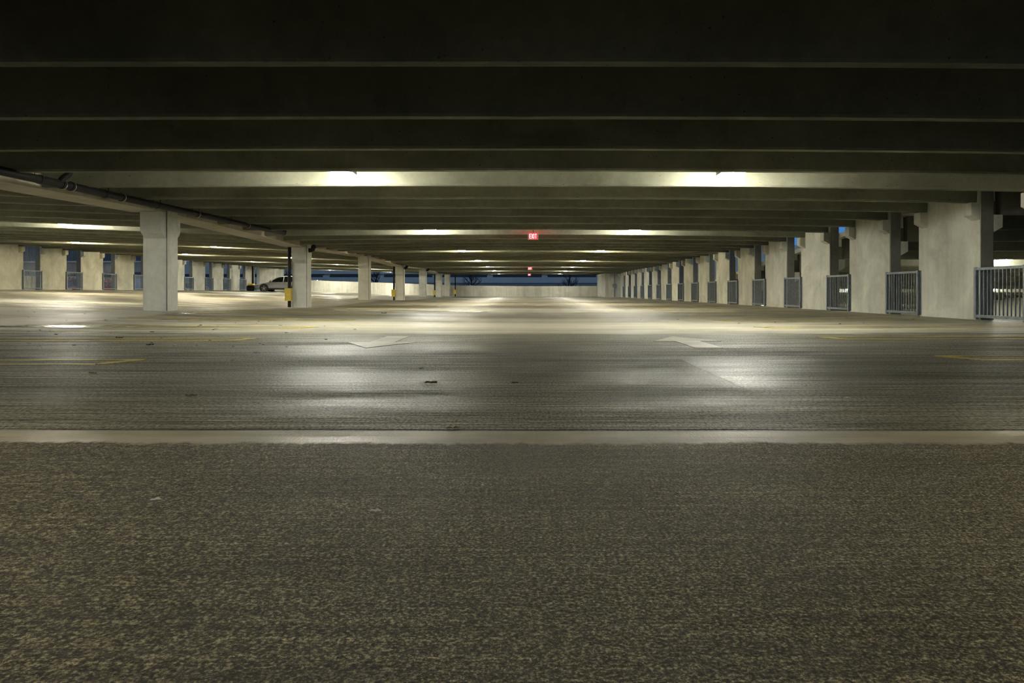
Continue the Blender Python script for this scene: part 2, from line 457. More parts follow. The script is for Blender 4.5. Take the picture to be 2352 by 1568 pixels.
# ceiling beams: the stems of the double tees
def stem(x0, x1, yc, fz, name, n=14, depth=STEM):
    m = MB(); rings = []
    for x in span(x0, x1, n):
        z = fz(x, yc)
        a, b, r = 0.078, 0.115, 0.012
        rings.append([(x, yc-b, z+depth), (x, yc-a-.004, z+.03), (x, yc-a+r, z), (x, yc+a-r, z), (x, yc+a+.004, z+.03), (x, yc+b, z+depth)])
    m.loft(rings)
    return m.build(name, 'beam')
Dk = lambda k: 1.56 + 0.5 * k
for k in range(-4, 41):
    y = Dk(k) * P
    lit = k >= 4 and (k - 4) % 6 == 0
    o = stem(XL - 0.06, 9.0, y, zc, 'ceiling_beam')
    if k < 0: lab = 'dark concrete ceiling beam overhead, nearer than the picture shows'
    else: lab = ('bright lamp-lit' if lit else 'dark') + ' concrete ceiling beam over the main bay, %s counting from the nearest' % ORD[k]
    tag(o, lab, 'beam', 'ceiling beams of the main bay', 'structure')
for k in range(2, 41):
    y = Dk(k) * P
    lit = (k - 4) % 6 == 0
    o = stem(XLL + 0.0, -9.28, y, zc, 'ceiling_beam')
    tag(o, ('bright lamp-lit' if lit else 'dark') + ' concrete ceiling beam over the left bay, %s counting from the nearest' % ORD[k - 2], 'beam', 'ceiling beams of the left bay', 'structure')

# ------------------------------------------------------------------ girder line and columns
def col_D(n): return 4.81 + 3 * n
for n in range(-2, 6):
    ya, yb = (col_D(n) + 0.075) * P, (col_D(n + 1) - 0.075) * P
    if yb > Y1: yb = Y1
    m = MB(); rings = []
    for y in span(ya, yb, 6):
        zb = zc(-8.75, y) - 0.035
        zt = zc(-8.75, y) + STEM
        rings.append([(-9.30, y, zb), (-8.53, y, zb), (-8.53, y, zb + .30), (-8.62, y, zb + .30), (-8.62, y, zt), (-9.2, y, zt), (-9.2, y, zb + .30), (-9.30, y, zb + .30)])
    m.loft(rings)
    o = m.build('girder', 'girder', bevel=0.012)
    tag(o, 'concrete girder along the column row, %s span from the camera' % ORD[n + 2], 'girder', 'girders along the column row', 'structure')

col_words = ['nearest and widest in view', 'second from the camera, with yellow pipe guard at its left', 'third from the camera, stained brown',
             'fourth from the camera, black pipe at its left', 'fifth from the camera', 'sixth from the camera, black pipe at its left',
             'last one against the far parapet']
for n in range(-1, 7):
    D = col_D(n); yc = D * P
    if D > DEND: D = 21.9; yc = D * P
    zb = zf(-8.75, yc)
    top = zc(-8.75, yc) + STEM - 0.03
    r = empty('concrete_column', (-8.74, yc, zb), ('grey concrete column, ' + col_words[n]) if n >= 0 else 'grey concrete column behind the left edge of the view', 'column', 'columns of the girder row')
    m = MB()
    m.box(-0.29, 0.29, -0.255, 0.255, -0.02, top - zb)
    m.build('shaft', 'column', r, bevel=0.012)
    m = MB(); m.box(0.262, 0.274, -0.2585, -0.25, 0.0, top - zb - .05); m.build('joint_seam', 'clad', r)
    ht = zc(-8.75, yc) - 0.04 - zb
    for s in (-1, 1):
        m = MB()
        yy = [0.255 * s, 0.50 * s]
        poly = [(0.25*s, ht), (0.47*s, ht), (0.47*s, ht - .42), (0.42*s, ht - .50), (0.25*s, ht - .62)]
        m.prism(poly, 'x', -0.25, 0.25)
        m.build('haunch', 'column', r, bevel=0.010)

# drain pipes with yellow guards at the drained columns
dp = ['black drain pipe with yellow guard beside the second column', 'black drain pipe with yellow guard beside the fourth column',
      'black drain pipe with yellow guard beside the sixth column', 'black drain pipe with yellow guard at the end of the row by the parapet']
for i, (D, X, lab) in enumerate([(7.72, -9.115, dp[0]), (13.74, -9.115, dp[1]), (19.74, -9.115, dp[2]), (21.7, -7.82, dp[3])]):
    y = D * P; zb = zf(X, y)
    r = empty('drain_pipe', (X, y, zb), lab, 'pipe', 'guarded drain pipes on the column row')
    top = zc(X, y) - zb - 0.06
    m = MB(); m.tube([(0, 0, -0.01), (0, 0, top)], 0.062, 14); m.build('pipe', 'pipe', r, True)
    m = MB(); m.box(-0.15, 0.085, -0.10, -0.085, 0.24, 0.72).box(-0.15, -0.135, -0.085, 0.09, 0.24, 0.72).box(0.07, 0.085, -0.085, 0.09, 0.24, 0.72)
    m.build('guard', 'yellow', r)
    for hz in (1.2, 1.9):
        m = MB(); m.lathe([(0.063, hz), (0.072, hz), (0.072, hz + .06), (0.063, hz + .06)], 14); m.build('clamp', 'pipe', r, True)
# drain elbows on the right face of the drained columns, at the ceiling
for n, nm in ((1, 'second'), (3, 'fourth'), (4, 'fifth')):
    y = col_D(n) * P; zt = zc(-8.4, y)
    r = empty('drain_elbow', (-8.30, y - 0.05, zt - 0.05), 'black pipe elbow under the ceiling at the %s column' % nm, 'pipe', 'pipe elbows at the columns')
    m = MB(); m.tube([(0.03, 0, 0.22), (0.03, 0, 0.05), (0.0, 0, -0.07), (-0.08, 0, -0.10), (-0.15, 0, -0.10)], 0.085, 14); m.build('elbow', 'pipe', r, True)
    m = MB(); m.lathe([(0.088, -.01), (0.10, -.01), (0.10, .05), (0.088, .05)], 14, (0.03, 0, 0.0)); m.build('collar', 'pipe', r, True)

# long black pipe hung below the beams beside the girder
PX = -7.75
pz = lambda y: CZ + 1.772 + 0.0058 * (y - 11.0)
pp = lambda D: (PX, D * P, pz(D * P))
r = empty('drain_main', pp(4.0), 'long black cast iron drain pipe hung beside the girder, upper left', 'pipe')
loc = Vector(pp(4.0))
m = MB(); m.tube([Vector(pp(d)) - loc for d in span(2.2, 6.40, 12)], 0.068, 18); m.build('run', 'pipe', r, True)
for px in (142, 163, 279, 452, 568, 652):
    D = 7.75 / 0.002153 / (1213 - px)
    c = Vector(pp(D)) - loc
    m = MB(); m.lathe([(0.069, -.04), (0.079, -.04), (0.079, .04), (0.069, .04)], 20, c, 'y'); m.build('coupling', 'pipe', r, True)
    m = MB(); m.lathe([(0.0795, .012), (0.082, .012), (0.082, .034), (0.0795, .034)], 20, c, 'y'); m.build('clamp_band', 'band', r, True)
for px in (90, 240, 360, 450, 525):
    D = 7.75 / 0.002153 / (1213 - px)
    c = Vector(pp(D)) - loc
    m = MB()
    m.lathe([(0.069, -.02), (0.075, -.02), (0.075, .02), (0.069, .02)], 18, c, 'y')
    m.build('hanger_ring', 'pipe', r, True)
    for s in (-1, 1):
        m = MB(); m.tube([c + Vector((s*0.072, 0, 0)), c + Vector((s*0.072, 0, 0.55))], 0.007, 6); m.build('hanger_rod', 'pipe', r, True)
D = 7.75 / 0.002153 / (1213 - 136)
c = Vector(pp(D)) - loc
m = MB(); m.tube([c + Vector((0, -.02, 0)), c + Vector((0.05, .03, .10)), c + Vector((0.11, .08, .17)), c + Vector((0.13, .10, .26)), c + Vector((0.13, .10, .60))], 0.052, 14); m.build('branch', 'pipe', r, True)
c = Vector(pp(6.40)) - loc
m = MB(); m.tube([c, c + Vector((0, .06, .0)), c + Vector((-.01, .13, .04)), c + Vector((-.02, .17, .12)), c + Vector((-.02, .18, .5))], 0.07, 16); m.build('end_elbow', 'pipe', r, True)

# ------------------------------------------------------------------ side walls: piers with corbels, steel guard gates between them
def pier(X, side, y, top, zb, label, group, zback=None):
    """side +1: wall at the right (aisle face looks to -X)"""
    L = 0.63 * P
    top = min(zc(X + side * .28, y + q) for q in (0, L / 2, L)) + STEM - 0.03
    r = empty('concrete_pier', (X, y, zb), label, 'pier', group)
    m = MB(); m.box(0, 0.035, 0, L, -0.04, top - zb) if side > 0 else m.box(-0.035, 0, 0, L, -0.04, top - zb)
    m.build('panel', 'panel', r, bevel=0.012)
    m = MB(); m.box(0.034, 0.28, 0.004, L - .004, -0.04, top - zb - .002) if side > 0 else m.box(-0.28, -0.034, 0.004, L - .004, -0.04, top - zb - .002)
    m.build('core', 'darkconcrete', r, bevel=0.012)
    for dc in (0.0, 0.525):
        yc = y + dc * P
        zt = zc(X, yc + 0.12) - zb - 0.004
        m = MB(); a = -side
        m.prism([(0.005*-a, zt), (0.175*a, zt), (0.175*a, zt - .25), (0.005*-a, zt - .35)], 'y', dc * P, dc * P + 0.27)
        m.build('corbel', 'panel', r, bevel=0.012)
        if zback is not None:
            zt = zback(yc + .12) - zb - 0.01
            m = MB()
            m.prism([(0.275*side, zt), (0.46*side, zt), (0.46*side, zt - .25), (0.275*side, zt - .35)], 'y', dc * P, dc * P + 0.27)
            m.build('back_corbel', 'panel', r, bevel=0.012)
    return r

def gate(X, side, y0, y1, zb, label, group):
    """grey steel guard of square pickets; local y runs from the near to the far post"""
    r = empty('guard_gate', (X, y0, zb), label, 'gate', group)
    L = y1 - y0; s = -side
    x0, x1 = sorted((0.012 * s, 0.062 * s))
    for ya in (0, L - 0.07):
        m = MB(); m.box(x0, x1, ya, ya + 0.07, 0.012, 1.045); m.build('post', 'rail', r, bevel=0.004)
    xa, xb = sorted((0.018 * s, 0.056 * s))
    m = MB(); m.box(xa, xb, 0.07, L - 0.07, 0.985, 1.035); m.build('top_rail', 'rail', r, bevel=0.004)
    m = MB(); m.box(xa, xb, 0.07, L - 0.07, 0.045, 0.105); m.build('bottom_rail', 'rail', r, bevel=0.004)
    n = 11
    xa, xb = sorted((0.027 * s, 0.047 * s))
    first = None
    for i in range(n):
        yy = 0.07 + (L - 0.14) * (i + 1) / (n + 1)
        if first is None:
            m = MB(); m.box(xa, xb, -0.010, 0.010, 0.105, 0.985); first = m.build('picket', 'rail', r); first.location = (0, yy, 0)
        else:
            q = first.copy(); C.objects.link(q); q.parent = r; q.location = (0, yy, 0)
    xa, xb = sorted((0.0, 0.010 * s))
    m = MB(); m.box(xa, xb, -0.045, 0.03, 0.03, 1.04)
    pl = m.build('mounting_plate', 'rail', r)
    for hz in (0.12, 0.4, 0.68, 0.96):
        m = MB(); m.lathe([(0.012, 0.0), (0.012, 0.012), (0.008, 0.014)], 8, (0, -0.022, hz), 'x')
        if s < 0:
            m.v = [(-q[0], q[1], q[2]) for q in m.v]
        m.build('bolt', 'ebox', pl)
    return r

def rank(n, total, near='nearest'):
    return near if n == 0 else ORD[n] + ' from the camera'
GR, GL = 'piers of the right wall', 'piers of the left wall'
for n in range(-2, 16):
    D = 4.01 + n; y = D * P
    lab = 'pale concrete pier with two corbels in the right wall, ' + (ORD[n] + ' wholly in view' if n >= 0 else 'beyond the right edge')
    if n >= 0: lab = 'pale concrete pier with two corbels in the right wall, ' + ('nearest and largest' if n == 0 else ORD[n] + ' from the camera')
    pier(XW, 1, y, zc(XW, y) + STEM, zf(XW, y), lab, GR, zr if D > 0.5 and D < 17 else None)
    if n >= 0:
        # gate between this pier and the nearer one
        lab = 'grey steel picket gate between right wall piers, ' + ('cut by the right edge of the picture' if n == 0 else ORD[n] + ' from the camera') if n >= 0 else 'grey steel picket gate beyond the right edge'
        gate(XW, 1, (D - 0.39) * P, (D + 0.03) * P, zf(XW, y), lab, 'gates of the right wall')
for n in range(9, 19):
    D = 1.01 + n; y = D * P; i = n - 9
    lab = 'pale concrete pier in the far left wall, ' + ('cut by the left edge of the picture' if i == 0 else ORD[i] + ' from the left')
    pier(XLL, -1, y, zc(XLL, y) + STEM, zf(XLL, y), lab, GL)
    if i >= 1:
        lab = 'grey steel picket gate in the far left wall, %s from the left' % ORD[i - 1]
        gate(XLL, -1, (D - 0.39) * P, (D + 0.03) * P, zf(XLL, y), lab, 'gates of the left wall')
# short solid lengths that close the walls outside the picture
m = MB(); m.box(XLL - 0.28, XLL, 20.0 * P, DEND * P, 0.4, 3.6); tag(m.build('wall_left', 'panel'), 'solid end of the left wall', 'wall', kind='structure')

# ------------------------------------------------------------------ far end: parapet, corner block, electrical box
m = MB(); rings = []
for x in span(-26.84, 8.0, 20):
    z = zf(x, Y1)
    top = z + 1.16 + (0.05 if x < -8.7 else 0.0)
    rings.append([(x, Y1, z - .1), (x, Y1 + .22, z - .1), (x, Y1 + .22, top), (x, Y1, top)])
m.loft(rings)
tag(m.build('wall_far', 'parapet', bevel=0.01), 'streaked concrete parapet closing the far end', 'wall', kind='structure')
yb = 19.80 * P
m = MB(); m.box((1390 - 1213) * 19.8 * 0.002153, XW + .28, yb, Y1 + .4, -0.05, zc(8.4, yb) + STEM)
tag(m.build('wall_corner', 'parapet', bevel=0.02), 'yellowish concrete corner block at the far right end', 'wall', kind='structure')
bx = (1411 - 1213) * 19.8 * 0.002153
r = empty('electrical_box', (bx, yb, 1.15), 'grey electrical box with conduit on the far corner block', 'electrical box')
m = MB(); m.box(-.18, .18, -.12, 0, -.18, .18); m.build('enclosure', 'ebox', r, bevel=0.01)
m = MB(); m.box(-.165, .165, -.135, -.12, -.165, .165); m.build('cover', 'ebox', r, bevel=0.006)
m = MB(); m.tube([(0, -.05, .18), (0, -.05, zc(8, yb) - 1.17)], 0.035, 10); m.build('conduit', 'ebox', r, True)
m = MB(); m.tube([(0, -.05, -.18), (0, -.05, -1.12)], 0.05, 10); m.build('conduit', 'ebox', r, True)

# ------------------------------------------------------------------ lamps
def make_lamp(lens):
    r = bpy.data.objects.new('ceiling_lamp', None); C.objects.link(r)
    # origin at the bottom of the lens
    m = MB(); m.lathe([(0.0, 0.0), (0.07, 0.004), (0.13, 0.018), (0.17, 0.045), (0.19, 0.085), (0.195, 0.115)], 20); m.build('lens', lens, r, True)
    m = MB(); q = 0.205
    m.loft([[(-q,-q,.115),(q,-q,.115),(q,q,.115),(-q,q,.115)], [(-q,-q,.19),(q,-q,.19),(q,q,.19),(-q,q,.19)], [(-.13,-.13,.24),(.13,-.13,.24),(.13,.13,.24),(-.13,.13,.24)]])
    m.build('housing', 'housing', r, bevel=0.008)
    m = MB(); m.tube([(0, 0, .235), (0, 0, .64)], 0.014, 8); m.build('hanger', 'housing', r, True)
    return r
PROTO = {}
def lamp(X, y, z, label, group, lens='lens'):
    if lens not in PROTO: PROTO[lens] = make_lamp(lens); o = PROTO[lens]
    else: o = copy_tree(PROTO[lens])
    o.location = (X, y, z)
    tag(o, label, 'lamp', group)
    return o
LX, RX = -3.07, 3.35
for n in range(0, 8):  # nearest row is added out of view to light the foreground floor
    D = 0.33 + 3 * n; y = D * P
    for X, nm in ((LX, 'left'), (RX, 'right')):
        lab = 'glowing ceiling lamp of the %s row over the main bay, ' % nm + ('added out of view to fill the foreground' if n == 0 else 'nearest and largest in view' if n == 1 else ORD[n - 1] + ' from the camera')
        lamp(X, y, zc(X, y) - 0.005, lab, 'lamps over the main bay', 'lensfill' if n == 0 else 'lenshalf' if n == 7 else 'lens' if n in (1, 2, 5, 6) else 'lenswarm')
for n in range(0, 8):
    D = 0.33 + 3 * n; y = D * P
    for X, nm in ((-14.5, 'right'), (-20.9, 'left')):
        if D < 3: continue
        lab = 'glowing ceiling lamp of the left bay, %s row, ' % nm + ('past the left edge' if n == 1 or (n == 2 and nm == 'left') else ORD[n - 1] + ' from the camera')
        lamp(X, y, zc(X, y) - 0.0, lab, 'lamps over the left bay', 'lensamber' if n in (3, 4) else 'lensnew')
for n, nm in ((2, 'nearest'), (3, 'second'), (4, 'third'), (5, 'fourth')):
    D = 0.33 + 3 * n; y = D * P
    lamp(21.4, y, zr(y) - 0.01, 'glowing lamp under the sinking ramp, farther row, %s' % (nm if n == 2 else nm + ' from the camera'), 'lamps under the ramp', 'lens')
    lamp(14.9, y, zr(y) - 0.01, 'glowing lamp under the sinking ramp beyond the right wall, %s' % (nm if n == 2 else nm + ' from the camera'), 'lamps under the ramp', 'lens')

# ------------------------------------------------------------------ exit signs
def exit_sign(X, D, zcam, label):
    y = D * P
    r = empty('exit_sign', (X, y, CZ + zcam), label, 'sign', 'hanging exit signs')
    w, h = 0.165, 0.108
    m = MB(); m.box(-w, w, 0.0, 0.05, -h, h); m.build('housing', 'whiteplastic', r, bevel=0.004)
    m = MB(); m.box(-w + .022, w - .022, -0.004, 0.001, -h + .006, h - .004); fc = m.build('face', 'exitred', r)
    m = MB(); m.box(-w + .022, w - .022, 0.049, 0.054, -h + .006, h - .004); m.build('back_face', 'exitglow', r)
    m = MB()
    def stroke(x0, z0, x1, z1, t=0.017):
        d = Vector((x1 - x0, 0, z1 - z0)).normalized(); nn = Vector((-d.z, 0, d.x)) * t / 2
        a, b = Vector((x0, 0, z0)), Vector((x1, 0, z1))
        q = [a - nn, b - nn, b + nn, a + nn]
        m.prism([(v.x, v.z) for v in q], 'y', -0.0075, -0.0045)
    H = 0.074
    for z in (-H + .008, 0, H - .008): stroke(-0.108, z, -0.062, z, 0.016)
    stroke(-0.108, -H, -0.108, H, 0.020)
    stroke(-0.052, -H, 0.000, H, 0.019); stroke(-0.052, H, 0.000, -H, 0.019)
    stroke(0.025, -H, 0.025, H, 0.020)
    stroke(0.050, H - .008, 0.110, H - .008, 0.016); stroke(0.080, -H, 0.080, H, 0.020)
    m.build('lettering', 'exitwhite', fc)
    for s in (-1, 1):
        x0, x1 = sorted((s * (w - .02), s * (w + .004)))
        m = MB(); m.box(x0, x1, -0.008, 0.052, -h - .002, h + .002); m.build('end_cap', 'whiteplastic', r)
    m = MB(); m.tube([(0, .025, h), (0, .025, zc(X, y) + STEM - .02 - CZ - zcam)], 0.010, 8); m.build('hanger', 'pipe', r, True)
    return r
exit_sign(0.16, 6.36, 1.735, 'red lit EXIT sign hanging in the lane, nearest and largest')
exit_sign(0.15, 15.35, 1.735, 'red lit EXIT sign, middle of the three in depth')
exit_sign(0.13, 20.2, 1.66, 'red lit EXIT sign farthest off, just above the opening')

# ------------------------------------------------------------------ painted markings on the floor
def flat(pts, dz=0.004, step=0.6):
    """thin painted patch following the floor; pts: polygon split into strips by the caller"""
    m = MB()
    n = len(pts)
    vs = [(x, y, zf(x, y) + dz) for x, y in pts] + [(x, y, zf(x, y) + dz - 0.012) for x, y in pts]
    fs = [tuple(range(n)), tuple(range(n, 2*n))[::-1]] + [(i, n+i, n+(i+1) % n, (i+1) % n) for i in range(n)]
    m.add(vs, fs); return m
def ribbon(m, a, b, wd, dz=0.004, k=10):
    a, b = Vector((*a, 0)), Vector((*b, 0)); d = (b - a).normalized(); nn = Vector((-d.y, d.x, 0)) * wd / 2
    rings = []
    for t in span(0, 1, k):
        q = a.lerp(b, t)
        L, R = q - nn, q + nn
        rings.append([(L.x, L.y, zf(L.x, L.y) + dz), (R.x, R.y, zf(R.x, R.y) + dz), (R.x, R.y, zf(R.x, R.y) - .01), (L.x, L.y, zf(L.x, L.y) - .01)])
    m.loft(rings)
def hairpin(side, Xt, D, Xend, label, group, dz=0.004):
    y1 = D * P; y0 = (D - 0.107) * P
    m = MB()
    ribbon(m, (Xt, y1), (Xend, y1), 0.10, dz)
    ribbon(m, (Xt + side * 0.14, y0), (Xend, y0), 0.10, dz - .0006)
    ribbon(m, (Xt + side * 0.02, y1), (Xt + side * 0.16, y0), 0.13, dz + .0006, 4)
    o = m.build('stall_line', 'stripe'); return tag(o, label, 'marking', group)
for n in range(0, 9):
    D = 1.764 + 0.75 * n
    hairpin(-1, -3.36 - 0.03 * min(n, 5), D, -7.9, 'yellow hairpin stall line on the left of the lane, ' + ('nearest and brightest' if n == 0 else ORD[n] + ' from the camera'), 'stall lines left of the lane')
    D = 1.83 + 0.75 * n
    hairpin(1, 3.70 + 0.02 * min(n, 4), D, 8.75, 'yellow hairpin stall line on the right of the lane, ' + ('nearest and brightest' if n == 0 else ORD[n] + ' from the camera'), 'stall lines right of the lane')
for n in range(4, 9):
    D = 1.764 + 0.75 * n
    hairpin(1, -14.4, D, -9.6, 'faint yellow stall line beyond the column row, %s from the left' % ORD[n - 4], 'stall lines beyond the columns')
def arrow(cx, yt, yh, ys, label):
    m = MB()
    s = 1 if yt > ys else -1
    P2 = [(cx, yt), (cx - .40, yh), (cx - .145, yh), (cx - .145, ys), (cx + .145, ys), (cx + .145, yh), (cx + .40, yh)]
    o = flat(P2 if s > 0 else P2[::-1], 0.005).build('direction_arrow', 'arrow'); return tag(o, label, 'marking', 'lane arrows')
arrow(-1.69, 2.105 * P, 2.34 * P, 2.64 * P, 'worn white arrow on the lane at the left, pointing this way')
arrow(1.88, 2.63 * P, 2.384 * P, 2.098 * P, 'worn white arrow on the lane at the right, pointing away')

# puddles
def blob(cx, cy, rx, ry, seed, label, n=40):
    rnd = random.Random(seed); ph = [rnd.uniform(0, 6.28) for _ in range(5)]
    pts = []
    for i in range(n):
        a = 2 * PI * i / n
        k = 1 + 0.22 * math.sin(2*a + ph[0]) + 0.16 * math.sin(3*a + ph[1]) + 0.12 * math.sin(5*a + ph[2]) + 0.08 * math.sin(9*a + ph[3])
        pts.append((cx + rx * k * math.cos(a), cy + ry * k * math.sin(a)))
    m = MB(); c = (cx, cy, zf(cx, cy) + .004)
    ring = [(x, y, zf(x, y) + .003) for x, y in pts]
    low = [(x, y, zf(x, y) - .01) for x, y in pts]
    vs = [c] + ring + low
    fs = [(0, 1 + i, 1 + (i+1) % n) for i in range(n)] + [(1+i, 1+n+i, 1+n+(i+1) % n, 1+(i+1) % n) for i in range(n)]
    m.add(vs, fs)
    o = m.build('puddle', 'wet', None, True); return tag(o, label, 'puddle', 'puddles on the deck')
blob(-7.35, 11.7, 0.80, 0.42, 3, 'shiny puddle in front of the nearest column, lower left')
blob(-7.65, 16.45, 0.42, 0.13, 5, 'narrow wet patch at the foot of the nearest column')

blob(-2.75, 5.85 * P, 1.25, 0.30, 12, 'damp shiny patch across the left lane, mid distance', 56)
# ------------------------------------------------------------------ litter
def leaf_mesh(seed, L, mat, name='fallen_leaf'):
    rnd = random.Random(seed); m = MB()
    n = 7; vs = []
    for i in range(n):
        t = i / (n - 1); x = (t - .5) * L
        wd = 0.32 * L * math.sin(PI * min(1, t * 0.95 + 0.03)) ** 0.8 + 0.002
        curl = 0.11 * L * abs(math.sin(t * PI * 2.1 + rnd.random() * .9)) + 0.07 * L * rnd.random()
        vs += [(x, -wd, 0.004 + curl * 1.3), (x, 0, 0.003 + curl * .5), (x, wd, 0.004 + curl * (0.6 + rnd.random()))]
    vs += [(v[0], v[1], v[2] + 0.003) for v in vs]
    q = n * 3; fs = []
    for i in range(n - 1):
        for j in range(2):
            a = i*3 + j
            fs.append((a, a+1, a+4, a+3)); fs.append((q+a+3, q+a+4, q+a+1, q+a))
    edge = [i*3 for i in range(n)] + [(n-1)*3+1, (n-1)*3+2] + [i*3+2 for i in range(n-2, -1, -1)] + [1]
    fs += [(edge[k], edge[(k+1) % len(edge)], q + edge[(k+1) % len(edge)], q + edge[k]) for k in range(len(edge))]
    m.add(vs, fs)
    return m
def at_floor(px, py):
    """ground point seen at a pixel of the photograph"""
    D = 0.58 / 0.002153 / (py - 669)
    for _ in range(30):
        X = (px - 1213) * D * 0.002153
        D = (CZ - zf(X, D * P)) / 0.002153 / (py - 669)
    return (px - 1213) * D * 0.002153, D * P
def litter(px, py, Lpx, mat, label, rz=None, seed=1, name='fallen_leaf', cat='leaf', group='dry leaves blown onto the floor'):
    X, y = at_floor(px, py)
    o = leaf_mesh(seed, max(0.03, Lpx * y / F), mat).build(name, mat, None, True, angle=80)
    o.location = (X, y, zf(X, y)); o.rotation_euler = (0, 0, random.uniform(-.6, .6) if rz is None else rz)
    return tag(o, label, cat, group)
litter(440, 910, 26, 'leaf', 'curled tan leaf alone on the floor, lower left of the lane', 0.1, 2)
litter(990, 882, 28, 'leafdark', 'dark flat leaf in the middle of the lane', 0.0, 3)
litter(1183, 881, 16, 'leafdark', 'small dark leaf beside the lane centre', 0.0, 4)
litter(213, 859, 16, 'leaf', 'curled leaf below the nearest yellow line at the left', 0.3, 5)
litter(225, 839, 13, 'leaf', 'brown leaf just under the end of the nearest left yellow line', -0.2, 6)
litter(1041, 986, 30, 'leaf', 'tan leaf caught on the pale joint strip', 0.05, 7)
litter(968, 847, 8, 'leafdark', 'small black scrap standing on the lane', 0.4, 8)
litter(345, 793, 17, 'leafdark', 'dark leaf between the first two left stall lines', 0.0, 9)
litter(274, 777, 15, 'leafdark', 'dark leaf lying on the second left stall line', 0.2, 10)
litter(90, 796, 10, 'litter', 'pale scrap near the left edge between the yellow lines', 0.2, 11)
litter(204, 795, 7, 'litter', 'pale scrap standing up between the first two left lines', 0.7, 12)
litter(66, 789, 7, 'litter', 'small pale scrap nearest the left edge', 0.3, 13)
litter(590, 811, 14, 'litter', 'pale curled leaf right of the nearest left stall line', 0.1, 14)
litter(533, 829, 5, 'litter', 'tiny pale scrap standing beside the left lane', 0.8, 15)
litter(413, 817, 9, 'litter', 'pale scrap right of the nearest left line tip', 0.0, 16)
litter(497, 756, 9, 'litter', 'pale scrap between the second and third left lines', 0.1, 17)
litter(598, 790, 7, 'litter', 'pale scrap left of the left lane arrow', 0.5, 18)
litter(658, 765, 7, 'leafdark', 'black scrap on the bright floor left of the left arrow', 0.5, 19)
litter(815, 757, 6, 'leafdark', 'black scrap on the bright floor above the left arrow', 0.2, 20)
litter(882, 720, 12, 'leafdark', 'dark scrap at the foot of the fourth column', 0.1, 21)
litter(1945, 917, 16, 'litter', 'pale strip of litter on the floor at the right', -0.2, 22)
litter(1990, 735, 6, 'litter', 'small pale scrap in front of the right wall gates', 0.2, 23)
litter(357, 1155, 10, 'litter', 'pale chip on the rough foreground at the left', 0.3, 24)
litter(863, 1181, 6, 'litter', 'small white chip on the rough foreground', 0.2, 25)
litter(2280, 812, 8, 'litter', 'pale scrap inside the nearest right stall line', 0.2, 26)
rnd = random.Random(11)
for i in range(46):
    px, py = rnd.uniform(10, 760), rnd.uniform(716, 800)
    litter(px, py, rnd.uniform(4, 9), rnd.choice(['litter', 'litter', 'leaf', 'leafdark']), 'tiny scrap of dry leaf scattered over the left stalls', None, 100 + i, 'leaf_scrap', 'leaf', 'leaf scraps over the left stalls')
for i in range(14):
    px, py = rnd.uniform(1450, 2200), rnd.uniform(718, 745)
    litter(px, py, rnd.uniform(3, 6), rnd.choice(['litter', 'leaf', 'leafdark']), 'tiny scrap of dry leaf scattered along the right stalls', None, 200 + i, 'leaf_scrap', 'leaf', 'leaf scraps along the right stalls')
def stone(px, py, rpx, label, i):
    X, y = at_floor(px, py); rr = rpx * y / F; r2 = random.Random(i)
    m = MB(); m.lathe([(0.0, -.1*rr), (0.8*rr, 0), (rr, .35*rr), (.75*rr, .8*rr), (0.0, rr)], 8)
    m.v = [(v[0] * r2.uniform(.8, 1.2), v[1] * r2.uniform(.8, 1.2), v[2] * r2.uniform(.7, 1.1)) for v in m.v]
    o = m.build('pebble', r2.choice(['litter', 'leaf']), None, True, angle=50); o.location = (X, y, zf(X, y)); tag(o, label, 'pebble', 'loose grit on the foreground')
for i in range(90):
    py = 1020 + 540 * rnd.random() ** 0.8
    stone(rnd.uniform(0, 2352), py, rnd.uniform(1.6, 3.4), 'small pale chip of grit lying on the rough foreground slab', i)

